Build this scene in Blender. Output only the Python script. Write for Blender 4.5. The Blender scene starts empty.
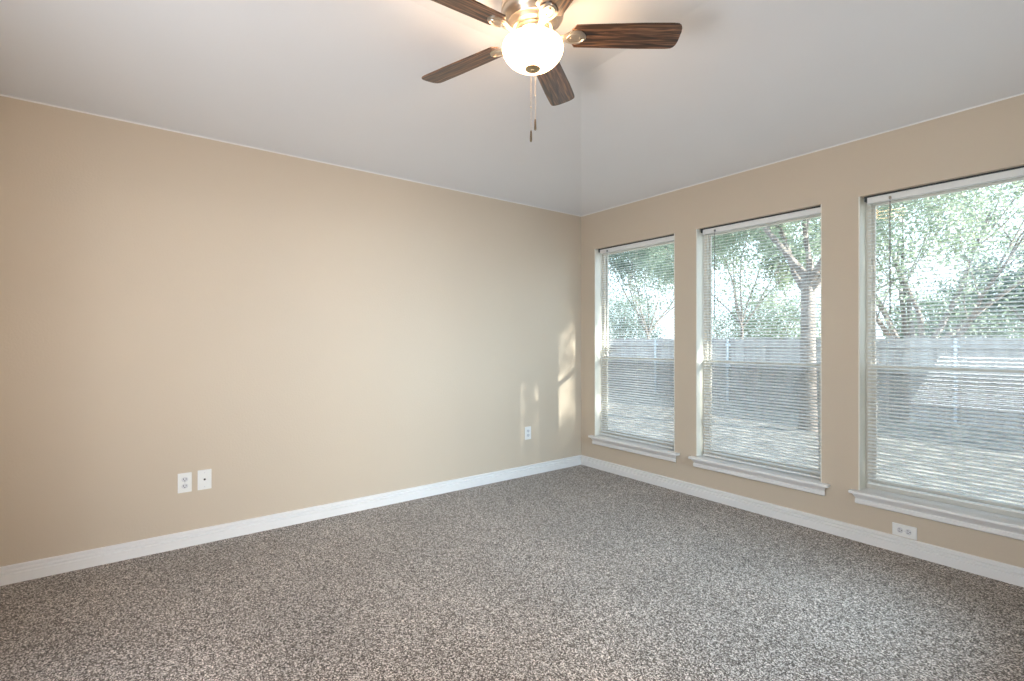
import bpy, bmesh, math, random
from mathutils import Vector, Matrix, noise
from math import pi, sin, cos, radians

# ------------------------------------------------------------------ camera
S = bpy.context.scene
COL = S.collection
CAM = Vector((3.517, -3.509, 1.215))
cd = bpy.data.cameras.new('camera'); cam = bpy.data.objects.new('camera', cd); COL.objects.link(cam)
cd.sensor_width = 36; cd.lens = 500 / 1024 * 36; cd.clip_start = 0.02; cd.clip_end = 300
FW = Vector((-0.798, 0.6027, 0)).normalized()
cam.location = CAM
cam.rotation_euler = FW.to_track_quat('-Z', 'Y').to_euler()
S.camera = cam

# ------------------------------------------------------------------ colour, world, sun, big lights
S.view_settings.view_transform = 'Standard'; S.view_settings.look = 'None'
S.view_settings.gamma = 1; S.view_settings.use_curve_mapping = False
S.view_settings.exposure = 0.06
W = bpy.data.worlds.new('world'); S.world = W; W.use_nodes = True
wn = W.node_tree; wn.nodes.clear()
wo = wn.nodes.new('ShaderNodeOutputWorld'); wb = wn.nodes.new('ShaderNodeBackground')
tc = wn.nodes.new('ShaderNodeTexCoord'); sx = wn.nodes.new('ShaderNodeSeparateXYZ'); cr = wn.nodes.new('ShaderNodeValToRGB')
wn.links.new(tc.outputs['Generated'], sx.inputs[0]); wn.links.new(sx.outputs['Z'], cr.inputs[0])
cr.color_ramp.elements[0].position = 0.0; cr.color_ramp.elements[0].color = (0.78, 0.89, 1.0, 1)
cr.color_ramp.elements[1].position = 0.7; cr.color_ramp.elements[1].color = (0.62, 0.78, 1.0, 1)
wn.links.new(cr.outputs[0], wb.inputs['Color']); wn.links.new(wb.outputs[0], wo.inputs[0])
wb.inputs['Strength'].default_value = 3.0

SUN_FROM = Vector((1, 0.43, 0.26)).normalized()
sd = bpy.data.lights.new('sun', 'SUN'); sd.energy = 25.0; sd.angle = radians(0.9); sd.color = (1.0, 0.95, 0.87)
sun = bpy.data.objects.new('sun', sd); COL.objects.link(sun)
sun.rotation_euler = SUN_FROM.to_track_quat('Z', 'Y').to_euler(); sun.location = (12, 4, 8)

def area(name, loc, to, sx_, sy_, power, color):
    d = bpy.data.lights.new(name, 'AREA'); d.shape = 'RECTANGLE'; d.size = sx_; d.size_y = sy_
    d.energy = power; d.color = color
    o = bpy.data.objects.new(name, d); COL.objects.link(o); o.location = loc
    o.rotation_euler = (Vector(to) - Vector(loc)).to_track_quat('-Z', 'Y').to_euler()
    return o
# added fill behind the camera, aimed up at the ceiling through an invented opening
area('rear_fill', (2.3, -4.75, 0.7), (2.0, -3.1, 2.74), 1.7, 1.0, 38, (0.98, 0.98, 1.0))
# added cool fill for the left wall, through an invented side opening
area('side_fill', (5.5, -1.2, 2.1), (0, -1.0, 1.0), 1.1, 0.8, 200, (0.56, 0.80, 1.0))
area('hall_fill', (6.9, -3.2, 1.5), (0, -3.6, 1.5), 1.6, 1.5, 108, (1.0, 0.91, 0.80))  # added fill at the end of the invented hall, brightening the left wall
# added point light in the invented hall, throwing a door-shaped patch on the left wall
hp = bpy.data.lights.new('hall_patch_light', 'POINT'); hp.energy = 80; hp.shadow_soft_size = 0.07; hp.color = (0.93, 0.97, 1.0)
ho = bpy.data.objects.new('hall_patch_light', hp); COL.objects.link(ho); ho.location = (6.3, -2.9, 1.9)
FAN_WATT = 16

# ------------------------------------------------------------------ materials
def new_mat(name):
    m = bpy.data.materials.new(name); m.use_nodes = True
    n = m.node_tree; b = n.nodes['Principled BSDF']
    return m, n, b
def P(name, col, rough=0.5, metal=0.0, spec=0.5, bump=None, var=None, coat=0.0):
    m, n, b = new_mat(name)
    b.inputs['Base Color'].default_value = (*col, 1); b.inputs['Roughness'].default_value = rough
    b.inputs['Metallic'].default_value = metal; b.inputs['Specular IOR Level'].default_value = spec
    b.inputs['Coat Weight'].default_value = coat
    t = n.nodes.new('ShaderNodeTexCoord')
    if bump:
        nz = n.nodes.new('ShaderNodeTexNoise'); nz.inputs['Scale'].default_value = bump[0]; nz.inputs['Detail'].default_value = 3
        bp = n.nodes.new('ShaderNodeBump'); bp.inputs['Strength'].default_value = bump[1]; bp.inputs['Distance'].default_value = bump[2]
        n.links.new(t.outputs['Object'], nz.inputs['Vector']); n.links.new(nz.outputs['Fac'], bp.inputs['Height']); n.links.new(bp.outputs[0], b.inputs['Normal'])
    if var:
        nz = n.nodes.new('ShaderNodeTexNoise'); nz.inputs['Scale'].default_value = var[0]; nz.inputs['Detail'].default_value = 4
        r = n.nodes.new('ShaderNodeValToRGB')
        k = var[1]
        r.color_ramp.elements[0].position = 0.3; r.color_ramp.elements[1].position = 0.7
        r.color_ramp.elements[0].color = (col[0]*(1-k), col[1]*(1-k), col[2]*(1-k), 1)
        r.color_ramp.elements[1].color = (min(1, col[0]*(1+k)), min(1, col[1]*(1+k)), min(1, col[2]*(1+k)), 1)
        n.links.new(t.outputs['Object'], nz.inputs['Vector']); n.links.new(nz.outputs['Fac'], r.inputs[0]); n.links.new(r.outputs[0], b.inputs['Base Color'])
    return m

M = {}
M['wall'] = P('tan_wall_paint', (0.585, 0.495, 0.39), 0.48, spec=0.35, bump=(95, 0.25, 0.004), var=(1.3, 0.015))
M['ceil'] = P('ceiling_paint', (0.785, 0.785, 0.80), 0.85, spec=0.2, bump=(80, 0.08, 0.003), var=(2, 0.01))
M['trim'] = P('white_trim_paint', (0.80, 0.79, 0.78), 0.35, var=(6, 0.015))
M['jamb'] = P('cream_jamb_paint', (0.80, 0.79, 0.72), 0.5, var=(6, 0.02))
M['frame'] = P('almond_window_frame', (0.68, 0.65, 0.58), 0.4, var=(8, 0.03))
M['blind'] = P('white_blind_slat', (0.80, 0.81, 0.80), 0.4, var=(10, 0.01))
M['wand'] = P('clear_grey_wand', (0.22, 0.23, 0.22), 0.2)
M['shadow_gap'] = P('shadow_gap_dark', (0.035, 0.04, 0.042), 0.6)  # near-black for the shadow gap above the blinds
M['cord'] = P('white_cord', (0.75, 0.75, 0.72), 0.8)
M['plate'] = P('white_plastic_plate', (0.82, 0.82, 0.80), 0.3, var=(20, 0.01))
M['socket'] = P('socket_plastic', (0.66, 0.66, 0.68), 0.35)
M['slot'] = P('slot_dark', (0.03, 0.03, 0.03), 0.7)
M['coax'] = P('coax_metal', (0.06, 0.055, 0.05), 0.4, metal=0.6)
M['nickel'] = P('brushed_nickel', (0.62, 0.54, 0.45), 0.28, metal=0.9, bump=(240, 0.08, 0.001))
M['fob'] = P('dark_bronze_fob', (0.16, 0.12, 0.08), 0.4, metal=0.7)
M['brass'] = P('aged_brass', (0.50, 0.38, 0.22), 0.35, metal=0.85)
M['bark'] = P('grey_bark', (0.20, 0.175, 0.16), 0.9, bump=(14, 0.8, 0.03), var=(7, 0.4))
M['steel'] = P('galvanised_steel', (0.62, 0.68, 0.74), 0.45, metal=0.3, var=(12, 0.08))
M['sticker'] = P('grey_sticker', (0.30, 0.31, 0.33), 0.5, var=(120, 0.3))

def leaf_mat(name, a, b_, trans=0.45):
    m, n, b = new_mat(name)
    t = n.nodes.new('ShaderNodeTexCoord'); nz = n.nodes.new('ShaderNodeTexNoise'); nz.inputs['Scale'].default_value = 1.6
    r = n.nodes.new('ShaderNodeValToRGB'); r.color_ramp.elements[0].position = .35; r.color_ramp.elements[1].position = .65
    r.color_ramp.elements[0].color = (*a, 1); r.color_ramp.elements[1].color = (*b_, 1)
    n.links.new(t.outputs['Object'], nz.inputs['Vector']); n.links.new(nz.outputs['Fac'], r.inputs[0]); n.links.new(r.outputs[0], b.inputs['Base Color'])
    b.inputs['Roughness'].default_value = 0.5
    tr = n.nodes.new('ShaderNodeBsdfTranslucent'); mx = n.nodes.new('ShaderNodeMixShader'); mx.inputs[0].default_value = trans
    n.links.new(r.outputs[0], tr.inputs['Color']); n.links.new(b.outputs[0], mx.inputs[1]); n.links.new(tr.outputs[0], mx.inputs[2])
    n.links.new(mx.outputs[0], n.nodes['Material Output'].inputs['Surface'])
    return m
M['leaf'] = leaf_mat('mid_green_leaf', (0.20, 0.27, 0.19), (0.38, 0.44, 0.33))
M['leafdark'] = leaf_mat('deep_green_leaf', (0.15, 0.22, 0.18), (0.30, 0.37, 0.30))

# glass: clear pane, thin
m, n, b = new_mat('window_glass')
n.nodes.remove(b)
tr = n.nodes.new('ShaderNodeBsdfTransparent'); tr.inputs[0].default_value = (0.95, 0.98, 0.97, 1)
gl = n.nodes.new('ShaderNodeBsdfGlossy'); gl.inputs['Roughness'].default_value = 0.02
mx = n.nodes.new('ShaderNodeMixShader'); mx.inputs[0].default_value = 0.05
n.links.new(tr.outputs[0], mx.inputs[1]); n.links.new(gl.outputs[0], mx.inputs[2]); n.links.new(mx.outputs[0], n.nodes['Material Output'].inputs['Surface'])
M['glass'] = m
# insect screen: a fine weave seen as an even grey veil
m, n, b = new_mat('insect_screen')
b.inputs['Base Color'].default_value = (0.22, 0.23, 0.25, 1); b.inputs['Roughness'].default_value = 0.7
tr = n.nodes.new('ShaderNodeBsdfTransparent'); mx = n.nodes.new('ShaderNodeMixShader'); mx.inputs[0].default_value = 0.28
n.links.new(tr.outputs[0], mx.inputs[1]); n.links.new(b.outputs[0], mx.inputs[2]); n.links.new(mx.outputs[0], n.nodes['Material Output'].inputs['Surface'])
M['screen'] = m
# carpet
m, n, b = new_mat('speckled_carpet')
t = n.nodes.new('ShaderNodeTexCoord')
wp = n.nodes.new('ShaderNodeTexNoise'); wp.inputs['Scale'].default_value = 160; wp.inputs['Detail'].default_value = 2
va = n.nodes.new('ShaderNodeVectorMath'); va.operation = 'MULTIPLY_ADD'; va.inputs[1].default_value = (0.004, 0.004, 0.004)
n.links.new(t.outputs['Object'], wp.inputs['Vector']); n.links.new(wp.outputs['Color'], va.inputs[0]); n.links.new(t.outputs['Object'], va.inputs[2])
vo = n.nodes.new('ShaderNodeTexVoronoi'); vo.inputs['Scale'].default_value = 245
n.links.new(va.outputs[0], vo.inputs['Vector'])
sp = n.nodes.new('ShaderNodeSeparateXYZ'); n.links.new(vo.outputs['Color'], sp.inputs[0])
nz = n.nodes.new('ShaderNodeTexNoise'); nz.inputs['Scale'].default_value = 70; nz.inputs['Detail'].default_value = 2
n.links.new(t.outputs['Object'], nz.inputs['Vector'])
ad = n.nodes.new('ShaderNodeMath'); ad.operation = 'MULTIPLY_ADD'; ad.inputs[1].default_value = 0.85
n.links.new(sp.outputs[0], ad.inputs[0])
nm = n.nodes.new('ShaderNodeMath'); nm.operation = 'MULTIPLY'; nm.inputs[1].default_value = 0.16
n.links.new(nz.outputs['Fac'], nm.inputs[0]); n.links.new(nm.outputs[0], ad.inputs[2])
cr = n.nodes.new('ShaderNodeValToRGB'); e = cr.color_ramp.elements
e[0].position = 0.10; e[0].color = (0.045, 0.030, 0.022, 1)
e[1].position = 0.90; e[1].color = (0.90, 0.80, 0.71, 1)
q = e.new(0.43); q.color = (0.155, 0.118, 0.092, 1)
q = e.new(0.67); q.color = (0.44, 0.375, 0.325, 1)
n.links.new(ad.outputs[0], cr.inputs[0])
# slow change of the pile direction
big = n.nodes.new('ShaderNodeTexNoise'); big.inputs['Scale'].default_value = 1.6; big.inputs['Detail'].default_value = 3
n.links.new(t.outputs['Object'], big.inputs['Vector'])
mr = n.nodes.new('ShaderNodeMapRange'); mr.inputs['From Min'].default_value = .3; mr.inputs['From Max'].default_value = .7; mr.inputs['To Min'].default_value = .88; mr.inputs['To Max'].default_value = 1.10
n.links.new(big.outputs['Fac'], mr.inputs['Value'])
mm = n.nodes.new('ShaderNodeVectorMath'); mm.operation = 'SCALE'
n.links.new(cr.outputs[0], mm.inputs[0]); n.links.new(mr.outputs[0], mm.inputs['Scale']); n.links.new(mm.outputs[0], b.inputs['Base Color'])
bp = n.nodes.new('ShaderNodeBump'); bp.inputs['Strength'].default_value = 0.9; bp.inputs['Distance'].default_value = 0.009
n.links.new(ad.outputs[0], bp.inputs['Height']); n.links.new(bp.outputs[0], b.inputs['Normal'])
b.inputs['Roughness'].default_value = 1.0; b.inputs['Specular IOR Level'].default_value = 0.1
b.inputs['Sheen Weight'].default_value = 0.25
M['carpet'] = m
# wooden blades
m, n, b = new_mat('walnut_blade')
t = n.nodes.new('ShaderNodeTexCoord'); mp = n.nodes.new('ShaderNodeMapping'); mp.inputs['Scale'].default_value = (3.0, 42, 42)
n.links.new(t.outputs['Object'], mp.inputs[0])
nz = n.nodes.new('ShaderNodeTexNoise'); nz.inputs['Scale'].default_value = 1.6; nz.inputs['Detail'].default_value = 6; nz.inputs['Distortion'].default_value = 0.9
n.links.new(mp.outputs[0], nz.inputs['Vector'])
cr = n.nodes.new('ShaderNodeValToRGB'); e = cr.color_ramp.elements
e[0].position = 0.34; e[0].color = (0.010, 0.006, 0.005, 1); e[1].position = 0.70; e[1].color = (0.36, 0.17, 0.08, 1)
q = e.new(0.50); q.color = (0.10, 0.045, 0.022, 1)
n.links.new(nz.outputs['Fac'], cr.inputs[0]); n.links.new(cr.outputs[0], b.inputs['Base Color'])
bp = n.nodes.new('ShaderNodeBump'); bp.inputs['Strength'].default_value = 0.15; bp.inputs['Distance'].default_value = 0.002
n.links.new(nz.outputs['Fac'], bp.inputs['Height']); n.links.new(bp.outputs[0], b.inputs['Normal'])
b.inputs['Roughness'].default_value = 0.34; b.inputs['Coat Weight'].default_value = 0.6; b.inputs['Coat Roughness'].default_value = 0.22
M['wood'] = m
# alabaster glass bowl, glowing
m, n, b = new_mat('alabaster_glass')
b.inputs['Base Color'].default_value = (0.9, 0.86, 0.78, 1); b.inputs['Roughness'].default_value = 0.3
t = n.nodes.new('ShaderNodeTexCoord'); nz = n.nodes.new('ShaderNodeTexNoise'); nz.inputs['Scale'].default_value = 9; nz.inputs['Detail'].default_value = 4
cr = n.nodes.new('ShaderNodeValToRGB'); cr.color_ramp.elements[0].position = .3; cr.color_ramp.elements[1].position = .7
cr.color_ramp.elements[0].color = (1.0, 0.56, 0.27, 1); cr.color_ramp.elements[1].color = (1.0, 0.67, 0.38, 1)
n.links.new(t.outputs['Object'], nz.inputs['Vector']); n.links.new(nz.outputs['Fac'], cr.inputs[0]); n.links.new(cr.outputs[0], b.inputs['Emission Color'])
b.inputs['Emission Strength'].default_value = 8.0
M['bowl'] = m
# fence boards: narrow grey-brown pickets
m, n, b = new_mat('weathered_fence_board')
t = n.nodes.new('ShaderNodeTexCoord'); mp = n.nodes.new('ShaderNodeMapping'); mp.inputs['Scale'].default_value = (7.2, 7.2, 0.6)
n.links.new(t.outputs['Object'], mp.inputs[0])
nz = n.nodes.new('ShaderNodeTexNoise'); nz.inputs['Scale'].default_value = 1.5; nz.inputs['Detail'].default_value = 5
n.links.new(mp.outputs[0], nz.inputs['Vector'])
cr = n.nodes.new('ShaderNodeValToRGB'); e = cr.color_ramp.elements
e[0].position = 0.3; e[0].color = (0.27, 0.25, 0.24, 1); e[1].position = 0.7; e[1].color = (0.46, 0.44, 0.43, 1)
n.links.new(nz.outputs['Fac'], cr.inputs[0]); n.links.new(cr.outputs[0], b.inputs['Base Color']); b.inputs['Roughness'].default_value = 0.9
M['fence'] = m
# back garden ground: dry grass and fallen leaves
m, n, b = new_mat('leafy_ground')
t = n.nodes.new('ShaderNodeTexCoord'); nz = n.nodes.new('ShaderNodeTexNoise'); nz.inputs['Scale'].default_value = 5; nz.inputs['Detail'].default_value = 8
n.links.new(t.outputs['Object'], nz.inputs['Vector'])
cr = n.nodes.new('ShaderNodeValToRGB'); e = cr.color_ramp.elements
e[0].position = 0.36; e[0].color = (0.19, 0.19, 0.18, 1); e[1].position = 0.66; e[1].color = (0.58, 0.53, 0.46, 1)
q = e.new(0.5); q.color = (0.33, 0.31, 0.28, 1)
n.links.new(nz.outputs['Fac'], cr.inputs[0]); n.links.new(cr.outputs[0], b.inputs['Base Color']); b.inputs['Roughness'].default_value = 1.0
M['ground'] = m
M['siding'] = P('outer_wall_brick', (0.42, 0.33, 0.27), 0.9, bump=(20, 0.4, 0.01), var=(9, 0.15))
M['nroof'] = P('neighbour_shingle', (0.30, 0.28, 0.27), 0.9, var=(8, 0.2))

# ------------------------------------------------------------------ mesh helpers
def box(bm, lo, hi, mtx=None):
    x0, y0, z0 = lo; x1, y1, z1 = hi
    c = [(x0,y0,z0),(x1,y0,z0),(x1,y1,z0),(x0,y1,z0),(x0,y0,z1),(x1,y0,z1),(x1,y1,z1),(x0,y1,z1)]
    v = [bm.verts.new(mtx @ Vector(p) if mtx else p) for p in c]
    for f in ((3,2,1,0),(4,5,6,7),(0,1,5,4),(1,2,6,5),(2,3,7,6),(3,0,4,7)): bm.faces.new([v[i] for i in f])
def prism(bm, pts, z0, z1, mtx=None):
    f = (lambda p: mtx @ Vector(p)) if mtx else Vector
    lo = [bm.verts.new(f((p[0], p[1], z0))) for p in pts]; hi = [bm.verts.new(f((p[0], p[1], z1))) for p in pts]
    k = len(pts)
    bm.faces.new(list(reversed(lo))); bm.faces.new(hi)
    for i in range(k): bm.faces.new((lo[i], lo[(i+1) % k], hi[(i+1) % k], hi[i]))
def lathe(bm, prof, n=48, mtx=None, close=True):
    rings = []
    for r, z in prof:
        if r < 1e-6: rings.append([bm.verts.new(mtx @ Vector((0, 0, z)) if mtx else (0, 0, z))])
        else:
            rings.append([bm.verts.new((mtx @ Vector((r*cos(2*pi*i/n), r*sin(2*pi*i/n), z))) if mtx else (r*cos(2*pi*i/n), r*sin(2*pi*i/n), z)) for i in range(n)])
    for a, b_ in zip(rings, rings[1:]):
        for i in range(n):
            j = (i+1) % n
            if len(a) == 1: bm.faces.new((a[0], b_[i], b_[j]))
            elif len(b_) == 1: bm.faces.new((a[i], b_[0], a[j]))
            else: bm.faces.new((a[i], b_[i], b_[j], a[j]))
def tube(bm, pts, rad, n=8):
    pts = [Vector(p) for p in pts]; rings = []
    rr = rad if isinstance(rad, (list, tuple)) else [rad]*len(pts)
    for i, p in enumerate(pts):
        d = (pts[min(i+1, len(pts)-1)] - pts[max(i-1, 0)]).normalized()
        q = d.to_track_quat('Z', 'Y')
        rings.append([bm.verts.new(p + q @ Vector((rr[i]*cos(2*pi*k/n), rr[i]*sin(2*pi*k/n), 0))) for k in range(n)])
    for a, b_ in zip(rings, rings[1:]):
        for k in range(n): bm.faces.new((a[k], a[(k+1) % n], b_[(k+1) % n], b_[k]))
    bm.faces.new(list(reversed(rings[0]))); bm.faces.new(rings[-1])
def obj(name, bm, mat, parent=None, smooth=False, bevel=0, loc=None, rot=None):
    bmesh.ops.recalc_face_normals(bm, faces=bm.faces)
    me = bpy.data.meshes.new(name); bm.to_mesh(me); bm.free()
    me.materials.append(M[mat] if isinstance(mat, str) else mat)
    o = bpy.data.objects.new(name, me); COL.objects.link(o)
    if parent: o.parent = parent
    if loc: o.location = loc
    if rot: o.rotation_euler = rot
    if smooth:
        for p in me.polygons: p.use_smooth = True
        try: me.set_sharp_from_angle(angle=radians(40))
        except Exception: pass
    if bevel:
        md = o.modifiers.new('bevel', 'BEVEL'); md.width = bevel; md.segments = 2; md.limit_method = 'ANGLE'
    return o
def B(): return bmesh.new()
def empty(name, loc, rot=(0, 0, 0)):
    o = bpy.data.objects.new(name, None); COL.objects.link(o); o.location = loc; o.rotation_euler = rot
    o.empty_display_size = 0.1
    return o
def tag(o, label, cat, group=None):
    o['label'] = label; o['category'] = cat
    if group: o['group'] = group
    return o
def struct(o): o['kind'] = 'structure'; return o
def copy_tree(o, parent=None):
    c = o.copy(); COL.objects.link(c); c.parent = parent
    for ch in [k for k in bpy.data.objects if k.parent is o]: copy_tree(ch, c)
    return c

# ------------------------------------------------------------------ room shell
RX, RY, H = 3.75, -4.30, 2.44          # room: x 0..RX, y RY..0
ZC, DC = 2.74, 1.45                    # flat ceiling height, run of the sloped edges
T = 0.15
bm = B(); box(bm, (-T, RY-T-1.0, -0.12), (RX+T, T, 0.0)); struct(obj('floor', bm, 'carpet'))
bm = B(); box(bm, (-T, RY-T, -0.12), (0, T, H)); struct(obj('wall_left', bm, 'wall'))

WIN = [(0.180, 1.068), (1.262, 2.158), (2.362, 3.255)]
WZ0, WZ1 = 0.305, 2.088
bm = B()
box(bm, (0, 0, -0.12), (RX+T, T, WZ0 - 0.0)); box(bm, (0, 0, WZ1), (RX+T, T, H))
xs = [0] + [v for w in WIN for v in w] + [RX+T]
for i in range(0, len(xs), 2): box(bm, (xs[i], 0, WZ0), (xs[i+1], T, WZ1))
struct(obj('wall_right', bm, 'wall'))
# walls behind the camera, with openings invented to admit the added lights
bm = B()
box(bm, (RX, RY-T, 0), (RX+T, -4.15, ZC)); box(bm, (RX, -4.15, 0), (RX+T, -3.45, .9)); box(bm, (RX, -4.15, 2.05), (RX+T, -3.45, ZC)); box(bm, (RX, -3.45, 0), (RX+T, -3.23, ZC)); box(bm, (RX, -2.3, 0), (RX+T, -1.75, ZC)); box(bm, (RX, -3.23, 1.975), (RX+T, -2.3, ZC))
box(bm, (RX, -.80, 0), (RX+T, 0, ZC)); box(bm, (RX, -1.75, 0), (RX+T, -.80, .65)); box(bm, (RX, -1.75, 2.05), (RX+T, -.80, ZC))
struct(obj('wall_rear', bm, 'wall'))
bm = B()
box(bm, (0, RY-T, 0), (1.4, RY, ZC)); box(bm, (3.2, RY-T, 0), (RX, RY, ZC)); box(bm, (1.4, RY-T, 2.3), (3.2, RY, ZC))
struct(obj('wall_front', bm, 'wall'))
bm = B()
box(bm, (RX+T, -4.55, 0), (7.0, -4.45, H)); box(bm, (RX+T, -2.0, 0), (7.0, -1.9, H)); box(bm, (7.0, -4.55, 0), (7.1, -1.9, H)); box(bm, (RX+T, -4.55, H), (7.1, -1.9, H+.1)); box(bm, (RX+T, -4.55, -.12), (7.1, -1.9, 0.0))
struct(obj('hall_light_box', bm, 'wall'))  # invented unseen box that keeps sky and sun out of the openings
# unseen wall added to keep sun off the side opening and rightmost window
bm = B(); box(bm, (5.6, -1.9, -.6), (5.8, 1.48, 3.3)); struct(obj('sun_block_wall', bm, 'siding'))
# coffered ceiling: four slopes up to a flat field
bm = B()
q0, q1, q2, q3, q4, q5, q6 = [bm.verts.new(p) for p in ((0,0,H), (RX,0,H), (RX,-DC,ZC), (DC,-DC,ZC), (RX,RY,ZC), (DC,RY,ZC), (0,RY,H))]
bm.faces.new((q0, q1, q2, q3)); bm.faces.new((q0, q3, q5, q6)); bm.faces.new((q3, q2, q4, q5))
o = struct(obj('ceiling', bm, 'ceil'))
md = o.modifiers.new('solid', 'SOLIDIFY'); md.thickness = 0.12; md.offset = 1
# make sure the slab grows upwards
if o.data.polygons[0].normal.z < 0: md.offset = -1
md.use_even_offset = False
# roof deck over wall tops, so that no sky leaks in
bm = B(); box(bm, (-T, RY-T, 2.95), (RX+T, T+0.45, 3.0)); struct(obj('roof', bm, 'nroof'))
bm = B()
for lo, hi in (((-T, T, H), (RX+T, T+.02, 2.95)), ((-T, RY-T, H), (-T+.02, T, 2.95)), ((RX+T-.02, RY-T, H), (RX+T, T, 2.95)), ((-T, RY-T, H), (RX+T, RY-T+.02, 2.95))): box(bm, lo, hi)
struct(obj('trim_4', bm, 'siding'))

# baseboards: stepped profile
BBP = [(0, 0), (0.018, 0), (0.018, 0.046), (0.017, 0.048), (0.008, 0.051), (0.008, 0.056), (0.015, 0.058), (0.015, 0.063), (0.012, 0.066), (0.004, 0.069), (0.004, 0.075), (0.012, 0.077), (0.012, 0.086), (0.007, 0.090), (0, 0.090)]
def sweep(name, p0, p1, nrm, prof, mat, m0=0, m1=0):
    """profile (out, z) swept from p0 to p1; m0/m1 = mitre shortening per unit of out"""
    p0 = Vector(p0); p1 = Vector(p1); nrm = Vector(nrm); d = (p1-p0).normalized(); bm = B()
    A = [bm.verts.new(p0 + nrm*o_ + d*(m0*o_) + Vector((0,0,z))) for o_, z in prof]
    C = [bm.verts.new(p1 + nrm*o_ - d*(m1*o_) + Vector((0,0,z))) for o_, z in prof]
    k = len(prof)
    bm.faces.new(A); bm.faces.new(list(reversed(C)))
    for i in range(k): bm.faces.new((A[i], C[i], C[(i+1)%k], A[(i+1)%k]))
    return obj(name, bm, mat)
struct(sweep('baseboard_left', (0, RY, 0), (0, 0, 0), (1, 0, 0), BBP, 'trim', 0, 1))
struct(sweep('baseboard_right', (0, 0, 0), (RX, 0, 0), (0, -1, 0), BBP, 'trim', 1, 0))
# thin pale strip standing in for the bright halo along the wall tops
CP = [(0, -0.008), (0.003, -0.008), (0.003, 0.0), (0, 0.0)]
struct(sweep('halo_strip_1', (0, RY, H), (0, 0, H), (1, 0, 0), CP, 'trim', 0, 1))
struct(sweep('halo_strip_2', (0, 0, H), (RX, 0, H), (0, -1, 0), CP, 'trim', 1, 0))

# ------------------------------------------------------------------ windows
ST = 0.308                              # top of the stools
MR = 1.045                              # meeting rail height
def make_window(i, x0, x1):
    w = struct(empty('window_%d' % i, ((x0+x1)/2, 0.10, ST)))
    L = w.location; d = lambda p: (p[0]-L.x, p[1]-L.y, p[2]-L.z)
    def bx(bm, lo, hi): box(bm, d(lo), d(hi))
    # painted reveals either side and above
    for nm, lo, hi in (('jamb', (x0, 0.0, ST), (x0+.006, .10, WZ1)), ('jamb', (x1-.006, 0.0, ST), (x1, .10, WZ1))):
        bm = B(); bx(bm, lo, hi); obj(nm, bm, 'jamb', w)
    # outer frame
    fw = 0.034
    bm = B()
    bx(bm, (x0, .10, ST-.013), (x0+fw, .148, WZ1)); bx(bm, (x1-fw, .10, ST-.013), (x1, .148, WZ1))
    bx(bm, (x0+fw, .10, WZ1-fw), (x1-fw, .148, WZ1)); bx(bm, (x0+fw, .10, ST-.013), (x1-fw, .148, ST+.026))
    obj('window_frame', bm, 'frame', w, bevel=.002)
    # sashes
    def sash(name, z0, z1, y0, y1, s=.022):
        bm = B(); X0 = x0+fw; X1 = x1-fw
        bx(bm, (X0, y0, z0), (X0+s, y1, z1)); bx(bm, (X1-s, y0, z0), (X1, y1, z1))
        bx(bm, (X0+s, y0, z0), (X1-s, y1, z0+s+.004)); bx(bm, (X0+s, y0, z1-s), (X1-s, y1, z1))
        sh = obj(name, bm, 'frame', w, bevel=.0015)
        bm = B(); ym = (y0+y1)/2
        bx(bm, (X0+s-.004, ym-.0015, z0+s), (X1-s+.004, ym+.0015, z1-s+.004)); obj('pane', bm, 'glass', sh)
        return sh
    sash('upper_sash', MR-.012, WZ1-fw, .126, .144, .014)
    lo = sash('lower_sash', ST+.026, MR+.02, .104, .124, .026)
    bm = B(); bx(bm, ((x0+x1)/2-.035, .096, MR+.008), ((x0+x1)/2+.035, .106, MR+.022)); bx(bm, ((x0+x1)/2-.012, .090, MR+.018), ((x0+x1)/2+.02, .104, MR+.028)); obj('sash_lock', bm, 'frame', lo, bevel=.002)
    bm = B(); bx(bm, (x0+fw, .1455, ST+.026), (x1-fw, .1462, MR-.014)); obj('insect_screen', bm, 'screen', w)
    # stool with rounded nose and moulded apron
    e = .045
    bm = B()
    bx(bm, (x0, -.001, ST-.018), (x1, .10, ST)); bx(bm, (x0-.038, -.052, ST-.018), (x1+.052, -.001, ST))
    obj('window_sill', bm, 'trim', w, bevel=.004)
    prof = [(0, -.018), (.036, -.018), (.034, -.022), (.018, -.046), (.017, -.050), (.021, -.053), (.021, -.074), (.014, -.080), (0, -.080)]
    bm = B(); ia = []; ib = []
    for o_, z in prof:
        ia.append(bm.verts.new(d((x0-.038+.040-o_*.7, -o_, ST+z)))); ib.append(bm.verts.new(d((x1+.052-.040+o_*.7, -o_, ST+z))))
    k = len(prof); bm.faces.new(ia); bm.faces.new(list(reversed(ib)))
    for q in range(k): bm.faces.new((ia[q], ib[q], ib[(q+1)%k], ia[(q+1)%k]))
    obj('window_apron', bm, 'trim', w)
    return w
wins = [make_window(i+1, *w) for i, w in enumerate(WIN)]
# small grey sticker on the glass of the first window
bm = B(); box(bm, (.236-wins[0].location.x, .1325-.10, 1.098-ST), (.34-wins[0].location.x, .1332-.10, 1.160-ST)); obj('sticker', bm, 'sticker', wins[0])

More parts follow.
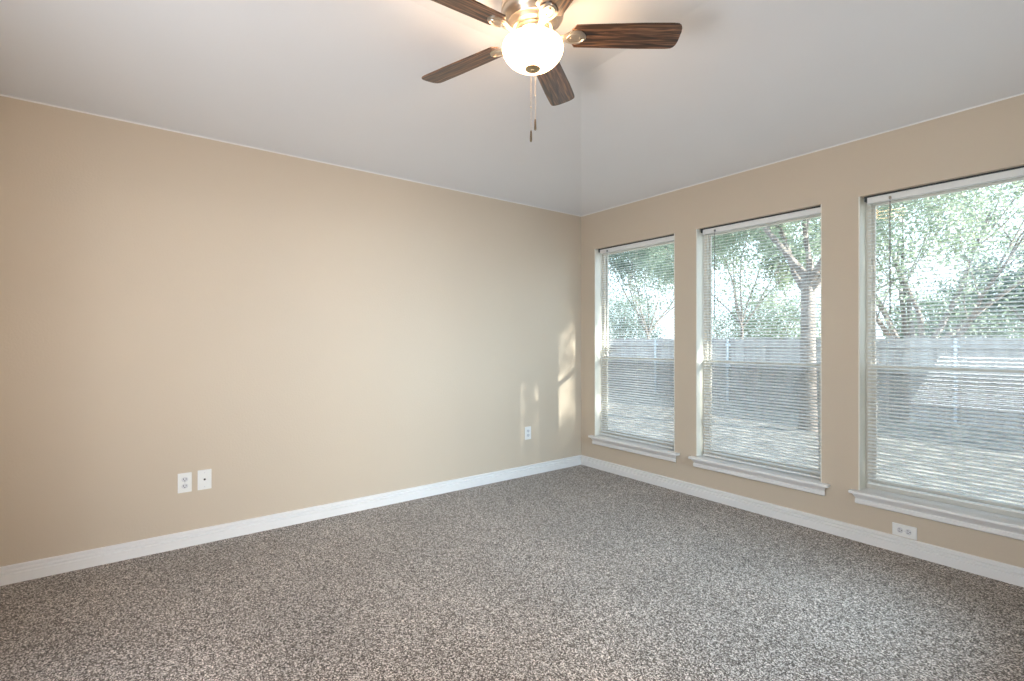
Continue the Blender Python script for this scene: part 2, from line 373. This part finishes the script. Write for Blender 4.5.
# ------------------------------------------------------------------ blinds
BY = 0.052
def make_blind(x0, x1, zb, wandx, wandlen, label, cords=True):
    x0 += .033; x1 -= .004
    zt = WZ1 - .017
    r = empty('window_blind', ((x0+x1)/2, BY, zt)); tag(r, label, 'window blind', 'white mini blinds in the three windows')
    w2 = (x1-x0)/2
    bm = B(); box(bm, (-w2, -.014, -.028), (w2, .014, .009)); obj('headrail', bm, 'blind', r, bevel=.0015)
    bm = B(); box(bm, (-w2-.014, -.020, .010), (w2+.008, .014, .017)); box(bm, (-w2-.012, -.020, -.014), (-w2-.001, .014, .010)); box(bm, (w2+.001, -.020, -.014), (w2+.008, .014, .010)); obj('shadow_gap_strip', bm, 'shadow_gap', r)  # dark strip standing in for the shadow gap over the headrail, plus end brackets
    pitch = .0213; n = int((zt-.028-.012-zb-.010)/pitch); tilt = radians(-16)
    pitch = (zt-.028-.010-(zb+.014))/n
    bm = B()
    sec = [(-.0125, 0), (-.0065, .0014), (0, .0019), (.0065, .0014), (.0125, 0)]
    for k in range(n):
        z = -.028-.010-pitch*k
        ta = tilt + radians(random.uniform(-.6, .6)); ring = []
        for X in (-w2+.002, w2-.002):
            rr = []
            for off in (0.0, -.00045):
                for (y, h) in (sec if off == 0 else reversed(sec)):
                    yy = y; zz = h+off
                    rr.append(bm.verts.new((X, yy*cos(ta)+zz*sin(ta), z - yy*sin(ta)+zz*cos(ta))))
            ring.append(rr)
        A, C = ring; q = len(A)
        bm.faces.new(A); bm.faces.new(list(reversed(C)))
        for i in range(q): bm.faces.new((A[i], C[i], C[(i+1) % q], A[(i+1) % q]))
    obj('slat_panel', bm, 'blind', r)
    zz = zb - zt
    bm = B(); box(bm, (-w2+.002, -.012, zz), (w2-.002, .012, zz+.010)); obj('bottom_rail', bm, 'blind', r, bevel=.002)
    for fx in (-w2+.10, 0.0, w2-.10):
        bm = B()
        for y in (-.0132, .0132): tube(bm, [(fx, y, -.028), (fx, y, zz+.008)], .0006, 5)
        obj('ladder_cord', bm, 'cord', r)
    # tilt wand hanging from its hook at the left end
    wx = wandx - (x0+x1)/2
    bm = B(); box(bm, (wx-.005, -.024, -.022), (wx+.005, -.013, -.008)); tube(bm, [(wx, -.020, -.020), (wx, -.021, -.034), (wx, -.021, -.040)], .0016, 6)
    obj('wand_hook', bm, 'wand', r)
    bm = B(); tube(bm, [(wx, -.021, -.038), (wx, -.021, -wandlen)], .0032, 6); tube(bm, [(wx, -.021, -wandlen), (wx, -.021, -wandlen-.012)], .0042, 6)
    obj('tilt_wand', bm, 'wand', r)
    return r, x0
b1 = make_blind(*WIN[0], ST+.012, WIN[0][0]+.13, .60, 'white mini blind in the leftmost window, nearest the room corner')
b2 = make_blind(*WIN[1], ST+.010, WIN[1][0]+.138, .68, 'white mini blind in the middle window with a cord looped at its left edge')
b3 = make_blind(*WIN[2], ST+.038, WIN[2][0]+.15, .69, 'white mini blind in the rightmost, widest-looking window, hanging just clear of the sill')
# lift cord of the middle blind, its tassel pulled to the left edge
r, x0 = b2; L = r.location
bm = B(); pts = [(WIN[1][0]+.050, .032, 2.03), (WIN[1][0]+.046, .030, 1.3), (WIN[1][0]+.04, .026, 1.085), (WIN[1][0]+.018, .018, 1.062), (WIN[1][0]+.012, .012, 1.04)]
tube(bm, [Vector(p)-L for p in pts], .0012, 6); cordo = obj('lift_cord', bm, 'cord', r)
bm = B(); tube(bm, [Vector(p)-L for p in ((WIN[1][0]+.012, .012, 1.042), (WIN[1][0]+.012, .012, 1.03), (WIN[1][0]+.012, .012, 1.008))], [.002, .0045, .0055], 8); obj('tassel', bm, 'cord', cordo)

# ------------------------------------------------------------------ wall plates
def plate(loc, rot, kind, label, w=.070, h=.115):
    """built facing +X in its own frame, z up"""
    r = empty('wall_outlet' if kind == 'duplex' else 'cable_outlet', loc, rot)
    bm = B(); box(bm, (0, -w/2, -h/2), (.006, w/2, h/2)); obj('cover_plate', bm, 'plate', r, bevel=.0025)
    if kind == 'duplex':
        for s in (-1, 1):
            bm = B(); pts = [(.0168*cos(a_) , .0142*sin(a_)) for a_ in [2*pi*k/20 for k in range(20)]]
            mt = Matrix(((0, 0, 1, 0), (1, 0, 0, 0), (0, 1, 0, s*.0195), (0, 0, 0, 1)))
            prism(bm, pts, .005, .0082, mt); so = obj('socket', bm, 'socket', r)
            bm = B(); zc = s*.0195
            box(bm, (.008, -.0078, zc-.002), (.0086, -.0052, zc+.0075)); box(bm, (.008, .0052, zc-.001), (.0086, .0078, zc+.0068)); box(bm, (.008, -.0025, zc-.010), (.0086, .0025, zc-.0055))
            obj('slot', bm, 'slot', so)
        bm = B(); lathe(bm, [(0, .0068), (.003, .0068), (.003, .0055), (0, .0055)], 12, Matrix.Rotation(pi/2, 4, 'Y')); obj('screw', bm, 'socket', r)
    else:
        bm = B(); lathe(bm, [(0, .005), (.0058, .005), (.0058, .010), (.0045, .010), (.0045, .016), (0, .016)], 12, Matrix.Rotation(pi/2, 4, 'Y')); obj('coax_jack', bm, 'coax', r, loc=(0, 0, .002))
        for s in (-1, 1):
            bm = B(); lathe(bm, [(0, .0068), (.003, .0068), (.003, .0055), (0, .0055)], 12, Matrix.Rotation(pi/2, 4, 'Y')); obj('screw', bm, 'socket', r, loc=(0, 0, s*.042))
    tag(r, label, 'wall outlet'); return r
plate((0, -3.272, .377), (0, 0, 0), 'duplex', 'upright white duplex power outlet beside the cable outlet on the left wall')
plate((0, -3.172, .379), (0, 0, 0), 'coax', 'white cable outlet with one dark jack on the left wall', .072, .118)
plate((0, -.675, .380), (0, 0, 0), 'duplex', 'white power outlet low on the left wall near the room corner, in the sun patch')
plate((2.59, 0, .128), (pi/2, 0, -pi/2), 'duplex', 'sideways white power outlet just above the baseboard under the rightmost window')

# ------------------------------------------------------------------ ceiling fan
FX, FY = 1.84, -2.13
fan = empty('ceiling_fan', (FX, FY, ZC)); tag(fan, 'five-blade walnut ceiling fan with brushed nickel motor and lit glass bowl', 'ceiling fan')
bm = B()
lathe(bm, [(0, 0), (.092, 0), (.096, -.006), (.112, -.020), (.128, -.040), (.134, -.060), (.136, -.085), (.136, -.100), (.131, -.104), (.131, -.110), (.135, -.114), (.133, -.126), (.124, -.140), (.112, -.148), (.110, -.153), (.104, -.156), (.098, -.166), (.092, -.170), (.085, -.176), (0, -.176)], 64)
obj('motor_housing', bm, 'nickel', fan, smooth=True)
bm = B()
lathe(bm, [(0, -.176), (.070, -.176), (.072, -.180), (.072, -.196), (.064, -.200), (.060, -.206), (.060, -.226), (.052, -.232), (0, -.232)], 48)
obj('flywheel', bm, 'nickel', fan, smooth=True)
# fitter: three arms and a thin ring carrying the bowl's rim
bm = B()
for k in range(3):
    a_ = 2*pi*k/3+.5; tube(bm, [(.050*cos(a_), .050*sin(a_), -.226), (.09*cos(a_), .09*sin(a_), -.234), (.119*cos(a_), .119*sin(a_), -.243)], .004, 8)
lathe(bm, [(.117, -.240), (.125, -.240), (.125, -.248), (.117, -.248), (.117, -.240)], 48)
obj('light_fitter', bm, 'nickel', fan, smooth=True)
bm = B()
outer = [(.1265, -.240), (.1300, -.246), (.1325, -.256), (.1325, -.266), (.129, -.280), (.121, -.296), (.107, -.313), (.088, -.328), (.064, -.340), (.036, -.347), (.006, -.349)]
inner = [(r_-.003 if r_ > .01 else r_, z+.003) for r_, z in reversed(outer)]
inner[-1] = (.1235, -.240)
lathe(bm, outer + inner + [outer[0]], 64)
obj('glass_bowl', bm, 'bowl', fan, smooth=True)
bm = B(); lathe(bm, [(0, -.343), (.031, -.342), (.034, -.346), (.031, -.350), (.020, -.353), (.012, -.354), (.011, -.357), (.008, -.360), (0, -.361)], 32)
obj('finial', bm, 'brass', fan, smooth=True)
# pull chains behind the bowl (far side from the door)
FWp = Vector((FW.x, FW.y, 0)); RT = Vector((FW.y, -FW.x, 0))
for off, zend, rr in ((-.002, -.560, .133), (.017, -.505, .136)):
    p = FWp*rr + RT*off; q = FWp*.058 + RT*off*.6
    bm = B(); pts = [(q.x, q.y, -.215), (p.x*.9, p.y*.9, -.221), (p.x*1.02, p.y*1.02, -.236), (p.x*1.04, p.y*1.04, -.26), (p.x*1.04, p.y*1.04, zend)]
    tube(bm, pts, .0008, 5)
    z = -.27
    while z > zend+.004:
        bmesh.ops.create_icosphere(bm, subdivisions=1, radius=.0017, matrix=Matrix.Translation((p.x*1.04, p.y*1.04, z))); z -= .0052
    # small connector bead
    bmesh.ops.create_icosphere(bm, subdivisions=2, radius=.004, matrix=Matrix.Translation((p.x*1.04, p.y*1.04, zend+.11)))
    ch = obj('pull_chain', bm, 'nickel', fan)
    bm = B(); lathe(bm, [(0, .004), (.003, .003), (.004, -.002), (.0045, -.010), (.0055, -.034), (.0055, -.044), (.003, -.049), (0, -.050)], 12)
    obj('chain_fob', bm, 'fob', ch, smooth=True, loc=(p.x*1.04, p.y*1.04, zend))
A0 = math.atan2(.798, .602)
PITCH = radians(-12)
# blade outline along local +X
R0, R1 = .165, .638
def blade_outline():
    pts = []
    def hw(t): return .060 + .009*min(1, t*1.4)
    n_ = 10
    for k in range(n_+1):
        t = k/n_; x = R0+.02+(R1-.045-R0-.02)*t; pts.append((x, -hw(t)))
    w = .069
    for k in range(1, 9):
        a_ = -pi/2 + pi*k/9
        sx_ = .045*(abs(cos(a_))**.62); sy = w*math.copysign(abs(sin(a_))**.62, sin(a_))
        pts.append((R1-.045+sx_, sy))
    for k in range(n_, -1, -1):
        t = k/n_; x = R0+.02+(R1-.045-R0-.02)*t; pts.append((x, hw(t)))
    pts.append((R0+.004, .036)); pts.append((R0, .018)); pts.append((R0, -.018)); pts.append((R0+.004, -.036))
    return pts
bm = B(); prism(bm, blade_outline(), -.003, .003)
blade0 = obj('blade', bm, 'wood', fan, bevel=.0015)
# blade bracket: arm, flared plate and raised oval rim
def bracket_mesh():
    bm = B()
    rows = [(.060, .016, -.004), (.085, .013, -.010), (.110, .012, -.014), (.135, .018, -.012), (.160, .031, -.0085), (.185, .038, -.0075), (.205, .034, -.0075), (.222, .020, -.0075), (.230, .006, -.0075)]
    top = []; bot = []
    for x, hw, z in rows:
        top.append([bm.verts.new((x, s*hw, z+.0042)) for s in (-1, -.5, 0, .5, 1)])
        bot.append([bm.verts.new((x, s*hw, z-(.0035 if abs(s) < 1 else 0.0))) for s in (-1, -.5, 0, .5, 1)])
    for L_, flip in ((top, False), (bot, True)):
        for i in range(len(L_)-1):
            for j in range(4):
                f = (L_[i][j], L_[i+1][j], L_[i+1][j+1], L_[i][j+1]); bm.faces.new(tuple(reversed(f)) if flip else f)
    for i in range(len(rows)-1):
        for j in (0, 4): bm.faces.new((top[i][j], bot[i][j], bot[i+1][j], top[i+1][j]))
    for i in (0, len(rows)-1):
        for j in range(4): bm.faces.new((top[i][j], top[i][j+1], bot[i][j+1], bot[i][j]))
    # raised rim
    ring = [(.185+.036*cos(2*pi*k/28), .024*sin(2*pi*k/28), -.012) for k in range(29)]
    tube(bm, ring, .003, 6)
    for sx_ in (.165, .205): 
        lathe(bm, [(0, 0), (.0045, 0), (.0045, -.003), (0, -.004)], 10, Matrix.Translation((sx_, 0, -.0115)))
    return bm
br0 = obj('blade_bracket', bracket_mesh(), 'nickel', fan, smooth=True)
for k in range(5):
    ang = A0 + radians(-0.1) + 2*pi*k/5
    bl = blade0 if k == 0 else blade0.copy(); brk = br0 if k == 0 else br0.copy()
    if k: COL.objects.link(bl); COL.objects.link(brk); bl.parent = fan; brk.parent = fan
    m4 = Matrix.Translation((0, 0, -.205)) @ Matrix.Rotation(ang, 4, 'Z') @ Matrix.Rotation(PITCH, 4, 'X')
    bl.matrix_local = m4; brk.matrix_local = m4
lt = bpy.data.lights.new('fan_bulb', 'POINT'); lt.energy = FAN_WATT; lt.shadow_soft_size = .05; lt.color = (1.0, 0.74, 0.50)
lo = bpy.data.objects.new('fan_bulb', lt); COL.objects.link(lo); lo.parent = fan; lo.location = (0, 0, -.285)

# ------------------------------------------------------------------ outside
GZ = -0.45
bm = B()
nx, ny = 60, 50
grid = [[bm.verts.new((-40+70*i/nx, .15+45*j/ny, GZ + (.05*noise.noise(Vector((i*.6, j*.6, 0))) if j > 1 else 0))) for j in range(ny+1)] for i in range(nx+1)]
for i in range(nx):
    for j in range(ny): bm.faces.new((grid[i][j], grid[i+1][j], grid[i+1][j+1], grid[i][j+1]))
struct(obj('ground', bm, 'ground', smooth=True))
# picket fence on galvanised posts along the back of the garden
FYY = 9.6; FH = 1.72
fence = empty('wooden_fence', (-4, FYY, GZ)); tag(fence, 'weathered wooden board fence on metal posts along the back of the garden', 'fence')
random.seed(5)
bm = B(); x = -26.0
while x < 14:
    w = .138; top = FH + random.uniform(-.015, .015); y = .045 + random.uniform(-.004, .004)
    box(bm, (x, y, 0.0), (x+w, y+.018, top)); x += w+.007
obj('board_panel', bm, 'fence', fence)
for z in (.35, .95, 1.5):
    bm = B(); box(bm, (-26, .005, z), (14, .043, z+.088)); obj('rail', bm, 'fence', fence)
for k in range(-8, 5):
    X = .89+4 + 2.4*k
    if X > 13: continue
    bm = B(); tube(bm, [(X, -.035, -.05), (X, -.035, FH-.05)], .03, 10)
    for z in (.39, .99, 1.54): box(bm, (X-.07, -.03, z-.02), (X+.07, .006, z+.02))
    lathe(bm, [(.034, FH-.055), (.034, FH-.03), (0, FH-.015)], 10, Matrix.Translation((X, -.035, 0)))
    obj('fence_post', bm, 'steel', fence, smooth=True)

def pix(u, f):
    """a spot outside seen in column u at depth f along the view"""
    r_ = (u-512)/500*f
    p = CAM + FW*f + RT*r_
    return p.x, p.y
def tree(name, label, loc, trunk_r, height, nlimb, spread, nleaf, leaf, seed, crown_lo=.35, leafmat='leaf', lean=(0, 0), leafsz=.09, group='garden and neighbouring trees'):
    rnd = random.Random(seed)
    root = empty(name, (loc[0], loc[1], GZ)); tag(root, label, 'tree', group)
    bm = B(); tips = []
    hs = height*crown_lo
    tp = [Vector((0, 0, -.1)), Vector((lean[0]*.3, lean[1]*.3, hs*.5)), Vector((lean[0], lean[1], hs))]
    tube(bm, tp, [trunk_r*1.25, trunk_r, trunk_r*.85], 10)
    def limb(p, d, ln, r, depth):
        pts = [p]; rr = [r]; q = p.copy(); dd = d.copy()
        for s in range(4):
            dd = (dd + Vector((rnd.uniform(-.25, .25), rnd.uniform(-.25, .25), rnd.uniform(-.05, .22)))).normalized()
            q = q + dd*ln/4; pts.append(q.copy()); rr.append(r*(1-.17*(s+1)))
            if s >= 1: tips.append((q.copy(), .3 + .35*ln/3))
        tube(bm, pts, rr, 6)
        if depth > 0:
            for c_ in range(3):
                t = pts[rnd.choice((2, 3, 4))]
                nd = (dd + Vector((rnd.uniform(-.9, .9), rnd.uniform(-.9, .9), rnd.uniform(-.3, .6)))).normalized()
                limb(t, nd, ln*rnd.uniform(.5, .7), rr[-1]*.8, depth-1)
    for k in range(nlimb):
        a_ = 2*pi*k/nlimb + rnd.uniform(-.4, .4); el = rnd.uniform(.5, 1.25)
        d = Vector((cos(a_)*cos(el), sin(a_)*cos(el), sin(el)))
        limb(tp[-1] - Vector((0, 0, rnd.uniform(0, .15)*hs)), d, spread*rnd.uniform(.85, 1.2), trunk_r*.6, 2)
    obj('trunk', bm, 'bark', root, smooth=True)
    vs = []; fs = []
    for _ in range(nleaf):
        c_, sp_ = rnd.choice(tips)
        p = c_ + Vector((rnd.gauss(0, sp_*.5), rnd.gauss(0, sp_*.5), rnd.gauss(0, sp_*.42)))
        a_ = Vector((rnd.uniform(-1, 1), rnd.uniform(-1, 1), rnd.uniform(-1, 1))).normalized()
        b_ = a_.cross(Vector((rnd.uniform(-1, 1), rnd.uniform(-1, 1), rnd.uniform(-1, 1)))).normalized()
        s = leafsz*rnd.uniform(.7, 1.3); i = len(vs)
        vs += [p-a_*s, p+b_*s*.45, p+a_*s, p-b_*s*.45]; fs.append((i, i+1, i+2, i+3))
    me = bpy.data.meshes.new('foliage'); me.from_pydata([tuple(v) for v in vs], [], fs); me.materials.append(M[leafmat])
    o = bpy.data.objects.new('foliage', me); COL.objects.link(o); o.parent = root
    return root
tree('garden_tree', 'grey-barked tree in front of the fence, at the right of the middle window', pix(808, 9.2), .13, 7.0, 5, 2.2, 14000, .1, 11, .42, leafsz=.05)
tree('shade_tree', 'tree with fanning limbs beyond the fence, seen through the rightmost window', pix(918, 12.6), .13, 7.0, 10, 3.6, 26000, .1, 3, .16, leafsz=.05)
tree('leafy_tree', 'dense green tree beyond the fence, farthest right in the rightmost window', pix(1075, 12.0), .12, 4.4, 7, 2.0, 26000, .1, 8, .25, 'leafdark', leafsz=.05)
tree('leafy_tree', 'green tree beyond the fence, seen through the leftmost window', pix(648, 24), .07, 8.5, 8, 3.4, 26000, .1, 21, .25, 'leafdark', leafsz=.07)
tree('leafy_tree', 'pale thin-leaved tree beyond the fence, seen at the left of the middle window', pix(742, 18), .055, 8.0, 7, 3.0, 26000, .1, 33, .3, leafsz=.06)
def hedge(label, c, w_, h_, d_, nleaf, seed, mat, z0=0.0, group='shrubs beyond the fence', name='hedge_shrub', cat='shrub'):
    rnd = random.Random(seed); r = empty(name, (c[0], c[1], GZ)); tag(r, label, cat, group)
    bm = B()
    for k in range(7):
        a_ = rnd.uniform(0, 2*pi); q = Vector((cos(a_)*w_*.35, sin(a_)*d_*.3, z0+h_*.8)); tube(bm, [(0, 0, 0), Vector((0, 0, z0*.9)), q*.5+Vector((0, 0, .2+z0*.5)), q], [.06, .05, .03, .012], 6)
    obj('stem', bm, 'bark', r)
    vs = []; fs = []
    for _ in range(nleaf):
        a_ = Vector((rnd.gauss(0, 1), rnd.gauss(0, 1), rnd.gauss(0, 1))).normalized()*(rnd.random()**.35)
        lump = 1+.35*noise.noise(a_*2.3+Vector((seed, 0, 0)))
        p = Vector((a_.x*w_*.5*lump, a_.y*d_*.5*lump, z0+h_*.5+a_.z*h_*.5*lump))
        u_ = Vector((rnd.uniform(-1, 1), rnd.uniform(-1, 1), rnd.uniform(-1, 1))).normalized(); v_ = u_.cross(Vector((rnd.uniform(-1, 1), rnd.uniform(-1, 1), rnd.uniform(-1, 1)))).normalized()
        s_ = rnd.uniform(.04, .075); i = len(vs); vs += [p-u_*s_, p+v_*s_*.5, p+u_*s_, p-v_*s_*.5]; fs.append((i, i+1, i+2, i+3))
    me = bpy.data.meshes.new('foliage'); me.from_pydata([tuple(v) for v in vs], [], fs); me.materials.append(M[mat])
    o = bpy.data.objects.new('foliage', me); COL.objects.link(o); o.parent = r
hedge('pale green shrub above the fence, left part of the rightmost window', pix(955, 16), 4.2, 3.3, 2.0, 16000, 2, 'leaf')
hedge('green shrub above the fence in the middle window', pix(765, 25), 6.0, 4.2, 2.5, 16000, 4, 'leaf')
hedge('deep green shrub above the fence in the leftmost window', pix(620, 31), 6.5, 4.6, 2.5, 16000, 6, 'leafdark')
tree('dapple_tree', 'unseen leafy tree added at the side of the house to throw dappled shade', (10.5, 4.1), .2, 6.5, 7, 2.0, 2000, .1, 14, .30, leafsz=.11)  # out of view, invented to dapple the sun on the left wall
hedge('unseen round-headed tree added to cut off the upper sun', (6.6, 2.2), 1.4, 2.5, 1.4, 16000, 9, 'leafdark', 3.15, 'unseen trees added to shape the sun', 'sun_block_tree', 'tree')  # out of view, crown shaped to trim the top of the sun patches
